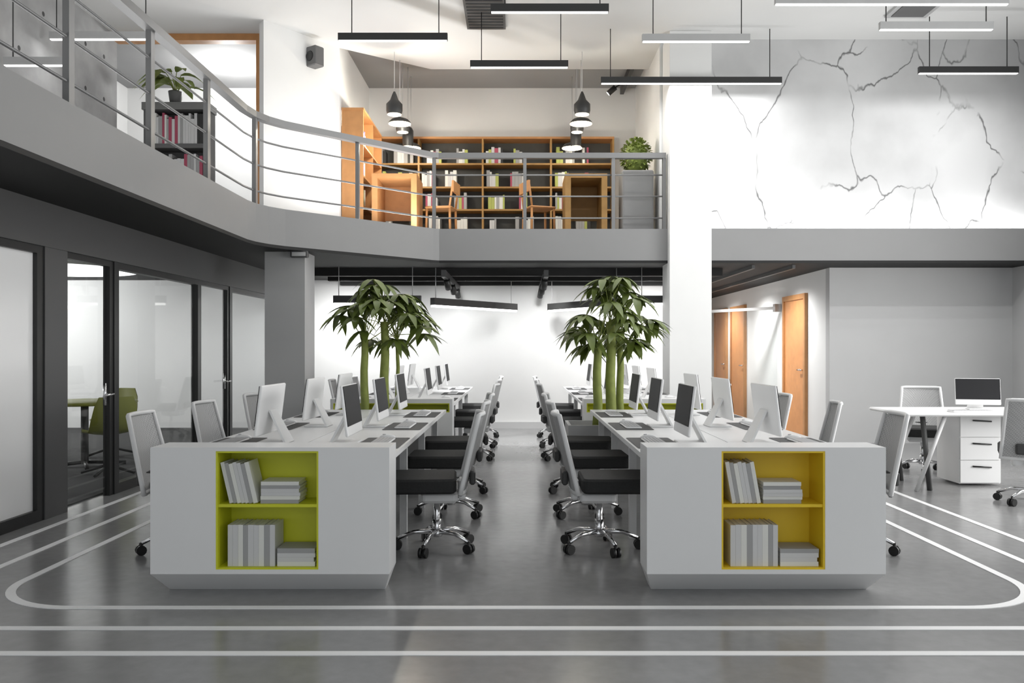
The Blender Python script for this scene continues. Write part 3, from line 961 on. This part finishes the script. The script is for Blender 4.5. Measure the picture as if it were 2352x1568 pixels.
# ================================================================== corner office on the right
t = thing('corner_desk', 'white desk with crossed legs in front of the grey wall', 'desk', (4.35, 8.25, 0))
MB().rbox(-0.78, 0.85, -0.42, 0.45, 0.705, 0.735, 0.02).build('tabletop', 'white_laminate', t)
for sy in (-0.30, 0.30):
    MB().tube([(-0.64, sy, 0.0), (-0.37, sy, 0.705)], 0.022, 4).build('leg', 'chair_white', t)
    MB().tube([(-0.49, sy + 0.05, 0.0), (-0.56, sy + 0.05, 0.705)], 0.026, 4).build('leg', 'mid_frame', t)
t2 = thing('drawer_unit', 'white drawer pedestal under the corner desk', 'cabinet', (4.48, 8.50, 0))
MB().box(-0.20, 0.20, -0.22, 0.22, 0.02, 0.70).build('carcass', 'white_laminate', t2)
for k in range(3):
    dd = MB().box(-0.195, 0.195, -0.235, -0.221, 0.03 + k * 0.222, 0.245 + k * 0.222).build('drawer', 'white_laminate', t2)
    MB().tube([(-0.08, -0.245, 0.19 + k * 0.222), (0.10, -0.245, 0.18 + k * 0.222)], 0.008, 6).build('handle', 'black_metal', dd)
dup(P['computer'], (4.47, 8.30, 0.735), R(180 - 14), 'computer on the corner desk with a dark screen toward the hall', 'corner desk computers')
for o in bpy.data.objects:
    if o.get('label') == 'computer on the corner desk with a dark screen toward the hall':
        o.scale = (0.86, 0.86, 0.82)
dup(P['keyboard'], (4.25, 8.02, 0.7355), R(4), 'white keyboard on the corner desk', 'corner desk items')
dup(P['chair'], (4.40, 7.32, 0), R(-27), 'large mesh-back chair before the corner desk, its back to the hall', 'corner office chairs')
dup(P['chair'], (4.36, 9.2, 0), R(158), 'mesh-back chair behind the corner desk by the grey wall', 'corner office chairs')

# ================================================================== meeting room furniture
t = thing('round_table', 'round olive meeting table behind the glass', 'table', (-4.85, 9.55, 0.012))
MB().lathe([(0.0, 0.70), (0.53, 0.70), (0.55, 0.715), (0.54, 0.73), (0.0, 0.73)], 36, caps=False).build('tabletop', 'olive_shell', t)
MB().tube([(0, 0, 0.03), (0, 0, 0.70)], 0.04, 12).build('pedestal', 'mid_frame', t)
bs = MB()
for k in range(4):
    a = R(30 + 90 * k)
    bs.tube([(0, 0, 0.05), (0.42 * math.cos(a), 0.42 * math.sin(a), 0.02)], 0.022, 6)
bs.build('foot', 'black_metal', t)


def shell_chair():
    t = thing('shell_chair', 'x', 'chair')
    vs_, fs = [], []
    prof = [(0.22, 0.44), (0.12, 0.425), (-0.08, 0.43), (-0.17, 0.47), (-0.22, 0.58), (-0.26, 0.72), (-0.275, 0.82)]
    hw = [0.19, 0.22, 0.23, 0.235, 0.23, 0.21, 0.17]
    for sg in (0, 1):
        for (y, z), w in zip(prof, hw):
            for i in range(7):
                u = -1 + 2 * i / 6
                vs_.append((u * w, y + 0.05 * u * u * (1 if z > 0.46 else 0) - 0.012 * sg * (1 if z > 0.46 else 0), z + 0.03 * u * u * (1 if z < 0.46 else 0) - 0.012 * sg * (1 if z < 0.46 else 0)))
    N = 7 * len(prof)
    for j in range(len(prof) - 1):
        for i in range(6):
            a = j * 7 + i
            fs.append((a, a + 7, a + 8, a + 1)); a += N; fs.append((a, a + 1, a + 8, a + 7))
    MB().add(vs_, fs, True).build('shell', 'olive_shell', t)
    MB().tube([(0, 0, 0.08), (0, 0, 0.43)], 0.02, 8).build('column', 'black_metal', t)
    b = MB()
    for k in range(4):
        a = R(45 + 90 * k)
        b.tube([(0, 0, 0.10), (0.28 * math.cos(a), 0.28 * math.sin(a), 0.018)], 0.016, 6)
    b.build('star_base', 'black_metal', t)
    return t


for k, (x, y, rz, lb) in enumerate(((-4.30, 8.95, R(45), 'olive shell chair at the meeting table, nearest the glass door'),
                                    (-5.35, 8.8, R(-40), 'olive shell chair at the meeting table, on the far side from the glass'),
                                    (-5.0, 10.5, R(175), 'olive shell chair at the meeting table, directly behind the table'),
                                    (-5.75, 9.75, R(-100), 'olive shell chair at the meeting table, deepest in the room'))):
    place('shell', shell_chair, (x, y, 0.012), rz, lb, 'meeting room chairs')

# ================================================================== upstairs library
MF = SLAB_T
t = thing('bookcase', 'wide wooden bookcase filling the back wall of the library', 'bookcase', (-2.40, 13.85, MF))
W = 3.96; Hc = 1.81
dv = [0.0, 0.77, 1.81, 2.92, 3.93]
lv = [0.02, 0.30, 0.665, 1.03, 1.41]
MB().box(0, W, 0.31, 0.33, 0, Hc).build('back_panel', 'case_shade', t)
for x in dv:
    MB().box(x, x + 0.03, 0, 0.31, 0, Hc).build('upright', 'wood_case', t)
for i in range(4):
    for z in lv:
        MB().box(dv[i] + 0.03, dv[i + 1], 0.005, 0.31, z - 0.02, z + 0.008).build('shelf', 'wood_case', t)
MB().box(0, W, -0.01, 0.33, Hc, Hc + 0.035).build('top_board', 'wood_orange', t)
rb = random.Random(9)
ROWN = ['bottom', 'second', 'third', 'fourth', 'top']
for i in range(4):
    for li_ in range(1, 5):
        x = -2.40 + dv[i] + 0.05 + rb.uniform(0, 0.1)
        end = -2.40 + dv[i + 1] - 0.05
        k = 0
        gap_at = rb.choice((3, 4, 5, 6))
        while x < end and k < 9:
            w = rb.uniform(0.028, 0.06); h = rb.uniform(0.19, 0.275); d = rb.uniform(0.17, 0.22)
            if x + w > end: break
            cm = rb.choice(['book_white', 'book_pale', 'book_grey', 'book_white', 'book_black', 'book_lime', 'book_pale', 'book_red', 'book_grey'])
            cn = {'book_white': 'white', 'book_pale': 'cream', 'book_grey': 'grey', 'book_black': 'black', 'book_lime': 'lime green', 'book_red': 'dark red', 'book_blue': 'blue'}[cm]
            book((x, 13.85 + 0.05, MF + lv[li_] + 0.0085), w, d, h, cm, '%s book, %s on the %s shelf, %s bay of the back bookcase' % (cn, ORD[k], ROWN[li_], ORD[i]),
                 'books in the back bookcase', parts=False)
            x += w + 0.002; k += 1
            if k == gap_at: x += rb.uniform(0.12, 0.35)
# shelf unit along the left wall
t = thing('bookcase', 'orange wooden bookcase along the left wall of the library', 'bookcase', (-2.47, 11.95, MF))
for y in (0, 0.80, 1.60):
    MB().box(0, 0.30, y, y + 0.03, 0, 1.75).build('upright', 'wood_orange', t)
for z in (0.02, 0.40, 0.82, 1.26):
    for y in (0.03, 0.83):
        MB().box(0, 0.30, y, y + 0.77, z, z + 0.025).build('shelf', 'wood_orange', t)
MB().box(0, 0.31, -0.01, 1.64, 1.75, 1.78).build('top_board', 'wood_orange', t)
for q, z in enumerate((0.425, 0.845, 1.285)):
    y = 12.0
    for k in range(9):
        w = rb.uniform(0.03, 0.055); h = rb.uniform(0.2, 0.28)
        cm = rb.choice(['book_pale', 'book_white', 'book_lime', 'book_red', 'book_blue', 'book_pale'])
        o = MB().box(0, 0.2, 0, w, 0, h).build('book', cm)
        o.location = (-2.42, y, MF + z + 0.0005)
        cn = {'book_white': 'white', 'book_pale': 'cream', 'book_lime': 'lime green', 'book_red': 'dark red', 'book_blue': 'blue'}[cm]
        tag(o, '%s book, %s on the %s shelf of the orange side bookcase' % (cn, ORD[k], ('second', 'third', 'top')[q]), 'book', 'books in the orange side bookcase')
        y += w + 0.003
# waterfall tables
def utable(x0, x1, y, h, m, label):
    t = thing('reading_table', label, 'table', ((x0 + x1) / 2, y, MF))
    hw = (x1 - x0) / 2
    MB().box(-hw, hw, -0.3, 0.45, h - 0.06, h).build('tabletop', m, t)
    for s in (-1, 1):
        MB().box(s * hw - (0.08 if s > 0 else 0), s * hw + (0.08 if s < 0 else 0), -0.3, 0.45, 0, h - 0.06).build('side_panel', m, t)
    MB().box(-hw + 0.08, hw - 0.08, 0.40, 0.44, 0.3, h - 0.06).build('back_panel', m, t)
utable(-2.05, -1.42, 12.25, 0.86, 'wood_orange', 'orange wooden reading table left of the library pendants')
utable(0.66, 1.25, 12.25, 0.86, 'wood_case', 'olive wooden reading table right of the library pendants')


def wood_chair():
    t = thing('wooden_chair', 'x', 'chair')
    MB().rbox(-0.2, 0.2, -0.2, 0.2, 0.43, 0.46, 0.03).build('seat', 'wood_orange', t)
    for sx in (-1, 1):
        for sy in (-1, 1):
            MB().tube([(sx * 0.18, sy * 0.18, 0), (sx * 0.17, sy * 0.17, 0.43)], 0.018, 6).build('leg', 'wood_orange', t)
        MB().tube([(sx * 0.17, -0.17, 0.46), (sx * 0.17, -0.22, 0.82)], 0.016, 6).build('back_post', 'wood_orange', t)
    MB().box(-0.19, 0.19, -0.235, -0.205, 0.66, 0.82).build('backrest', 'wood_orange', t)
    return t


place('wchair', wood_chair, (-1.12, 12.45, MF), R(80), 'orange wooden chair at the end of the left reading table', 'library chairs')
place('wchair', wood_chair, (0.30, 12.45, MF), R(-70), 'orange wooden chair at the end of the right reading table', 'library chairs')

# planter box with a round bush
t = thing('potted_bush', 'round green bush in a tall grey planter upstairs by the column', 'plant', (1.66, 12.02, MF))
MB().rbox(-0.22, 0.22, -0.22, 0.22, 0, 0.88, 0.03).build('planter', 'planter_mid', t)
rr = random.Random(5)
fo = MB()
for i in range(520):
    a = rr.uniform(0, 6.283); u = rr.uniform(-0.75, 1); q = math.sqrt(1 - u * u) * rr.uniform(0.8, 1)
    c = Vector((0.205 * q * math.cos(a), 0.205 * q * math.sin(a), 1.12 + 0.23 * u))
    leaf(fo, c, Vector((q * math.cos(a), q * math.sin(a), u * 0.8)) + Vector((rr.uniform(-.6, .6), rr.uniform(-.6, .6), rr.uniform(-.3, .6))), Vector((0.1, 0, 1)), 0.055, 0.018, 0.2)
fo.build('foliage', 'bush_green', t)
MB().lathe([(0.03, 0.86), (0.13, 0.95), (0.17, 1.12), (0.12, 1.27), (0.02, 1.32)], 14).build('bush_core', 'bush_green', t)

# library pendants: two rows of mixed shades
def shade(kind, x, y, hb, label):
    t = thing('pendant_lamp', label, 'lamp', (x, y, hb), 0, 'library pendant lamps')
    pr = {'pot': [(0.10, 0.0), (0.115, 0.05), (0.115, 0.14), (0.06, 0.20), (0.03, 0.28), (0.012, 0.32)],
          'bowl': [(0.165, 0.0), (0.16, 0.02), (0.12, 0.06), (0.05, 0.085), (0.012, 0.10)],
          'barrel': [(0.085, 0.0), (0.10, 0.04), (0.10, 0.10), (0.085, 0.14), (0.03, 0.16), (0.012, 0.17)],
          'tall': [(0.075, 0.0), (0.085, 0.05), (0.085, 0.24), (0.06, 0.29), (0.012, 0.31)]}[kind]
    inn = [(r - 0.006, z) for r, z in reversed(pr[:3])]
    MB().lathe(pr + [], 20, caps=False).build('lamp_shade', 'lamp_body', t)
    r0 = pr[0][0]
    MB().lathe([(r0 * 0.97, -0.006), (r0 * 0.97, 0.003)], 20).build('glow', 'warm_glow', t)
    MB().tube([(0, 0, pr[-1][1] - 0.01), (0, 0, TOP + 0.16 - hb)], 0.005, 5).build('cable', 'cable_steel', t)
for row, xx in (('left', (-1.74, -1.71)), ('right', (0.90, 0.86))):
    for k, (kind, y, hb) in enumerate((('pot', 12.0, 4.62), ('bowl', 12.35, 4.58), ('barrel', 12.75, 4.56), ('tall', 13.15, 4.44), ('bowl', 13.6, 4.52))):
        shade(kind, xx[0] + (xx[1] - xx[0]) * k / 4 + (0.02 if k % 2 else 0), y, hb, '%s shaped pendant, %s back in the %s row of the library' % (kind, ORD[k], row))

# ------------------------------------------------------------------ room behind the wooden opening
t = thing('bookcase', 'dark grey bookcase behind the left railing upstairs', 'bookcase', (-5.10, 11.62, MF))
for x in (0.0, 0.84):
    MB().box(x, x + 0.03, 0, 0.30, 0, 1.72).build('upright', 'speaker_grey', t)
MB().box(0.03, 0.84, 0.28, 0.30, 0, 1.72).build('back_panel', 'speaker_grey', t)
for z in (0.02, 0.55, 1.14):
    MB().box(0.03, 0.84, 0, 0.28, z, z + 0.06).build('shelf', 'speaker_grey', t)
MB().box(-0.02, 0.89, -0.02, 0.30, 1.66, 1.76).build('top_board', 'rail_grey', t)
for q, (z, hh) in enumerate(((0.61, 0.46), (1.20, 0.43))):
    x = -5.06; k = 0
    while x < -4.32:
        w = rb.uniform(0.025, 0.05)
        if x + w > -4.27: break
        cm = rb.choice(['book_white', 'book_grey', 'book_white', 'book_black', 'book_red', 'book_pale', 'book_grey'])
        cn = {'book_white': 'white', 'book_pale': 'cream', 'book_grey': 'grey', 'book_black': 'black', 'book_red': 'dark red'}[cm]
        o = MB().box(0, w, 0, 0.22, 0, hh - rb.uniform(0, 0.09)).build('book', cm)
        o.location = (x, 11.65, MF + z + 0.0005)
        tag(o, '%s tall binder, %s on the %s shelf of the grey bookcase upstairs' % (cn, (ORD + ['nineteenth', 'twentieth', 'twenty-first', 'twenty-second', 'twenty-third', 'twenty-fourth', 'twenty-fifth', 'twenty-sixth'])[k], ('lower', 'upper')[q]), 'book', 'binders in the grey bookcase')
        x += w + 0.002; k += 1


def leafy(name, label, loc, pot_h, pot_r, n, Lr, Wr, seed, potm):
    r = random.Random(seed)
    t = thing(name, label, 'plant', loc)
    MB().lathe([(pot_r * 0.75, 0), (pot_r, pot_h * 0.9), (pot_r * 1.04, pot_h), (pot_r * 0.9, pot_h), (pot_r * 0.85, pot_h - 0.02)], 18).build('pot', potm, t)
    fo, st = MB(), MB()
    for i in range(n):
        a = r.uniform(0, 6.283); o = Vector((math.cos(a), math.sin(a), 0))
        h = pot_h + r.uniform(0.04, 0.26)
        c = o * r.uniform(0.05, 0.15) + Vector((0, 0, h))
        st.tube([(0, 0, pot_h - 0.02), tuple(c * 0.5 + Vector((0, 0, pot_h * 0.5 + 0.03))), tuple(c)], 0.005, 5)
        leaf(fo, c, o + Vector((0, 0, 0.25)), Vector((0, 0, 1)), r.uniform(*Lr), r.uniform(*Wr), r.uniform(0.4, 0.9))
    st.build('stems', 'bark_green', t); fo.build('foliage', 'bush_green', t)


leafy('potted_plant', 'broad leaved plant in a small pot on the grey bookcase', (-4.72, 11.75, MF + 1.7605), 0.18, 0.09, 22, (0.32, 0.46), (0.06, 0.09), 3, 'planter_dark')

# ================================================================== lights of the fixtures, with added fill lights among them
t = thing('led_strip', 'slim lit strip on the ledge at the foot of the marble wall', 'lamp', (4.74, 11.405, SLAB_T))
MB().box(-2.18, 2.18, -0.02, 0.02, 0, 0.012).build('channel', 'steel', t)
area('corridor_fill', (-3.5, 7.0, SLAB_T + 0.04), (R(180), 0, 0), 0.08, 6.0, 40)  # added fill, unseen behind the slab edge, brightens the hall ceiling
area('library_fill', (-1.75, 11.35, SLAB_T + 0.04), (R(180 + 10), 0, R(45)), 1.4, 0.08, 45)  # added unseen fill for the angled wall and the library's left side
area('cove_light', (4.74, 11.41, SLAB_T + 0.02), (R(180 - 12), 0, 0), 4.3, 0.04, 16)
for i, x in enumerate((3.62, 4.92, 6.24)):
    spot('marble_uplight', (x, 11.39, 2.95), (x, 11.52, 3.7), 4, 120, 1.0, 0.08)
for i, (x, tx) in enumerate(((-2.6, -2.9), (-0.98, -1.0), (0.37, 0.4), (2.0, 2.2))):
    spot('wall_washer', (x, 12.9, 2.30), (tx, 14.2, 0.4), 160, 140, 0.9, 0.06)
for x in (-0.95, 0.34):
    spot('aisle_spot', (x, 11.9, 2.25), (0, 12.4, 0), 170, 80, 0.9, 0.06)
for y in (13.2, 15.0, 17.2):
    spot('passage_downlight', (3.6, y, 2.42), (3.9, y, 0), 150, 150, 0.9, 0.06)
for x in (-1.7, 0.88):
    for y in (12.2, 13.2):
        d = bpy.data.lights.new('library_bulb', 'POINT'); d.energy = 44 if x < 0 else 20; d.shadow_soft_size = 0.06; d.color = (1, 0.93, 0.8)
        o = bpy.data.objects.new('library_bulb', d); o.location = (x, y, 4.45); C.objects.link(o)
d = bpy.data.lights.new('room_bulb', 'POINT'); d.energy = 90; d.shadow_soft_size = 0.15
o = bpy.data.objects.new('room_bulb', d); o.location = (-4.4, 13.0, 5.2); C.objects.link(o)
for y in (8.4, 12.6):
    d = bpy.data.lights.new('meeting_fill', 'POINT'); d.energy = 125; d.shadow_soft_size = 0.12  # added fill without a fixture, kept out of the floor reflection
    o = bpy.data.objects.new('meeting_fill', d); o.location = (-7.9, y, 2.15); C.objects.link(o)
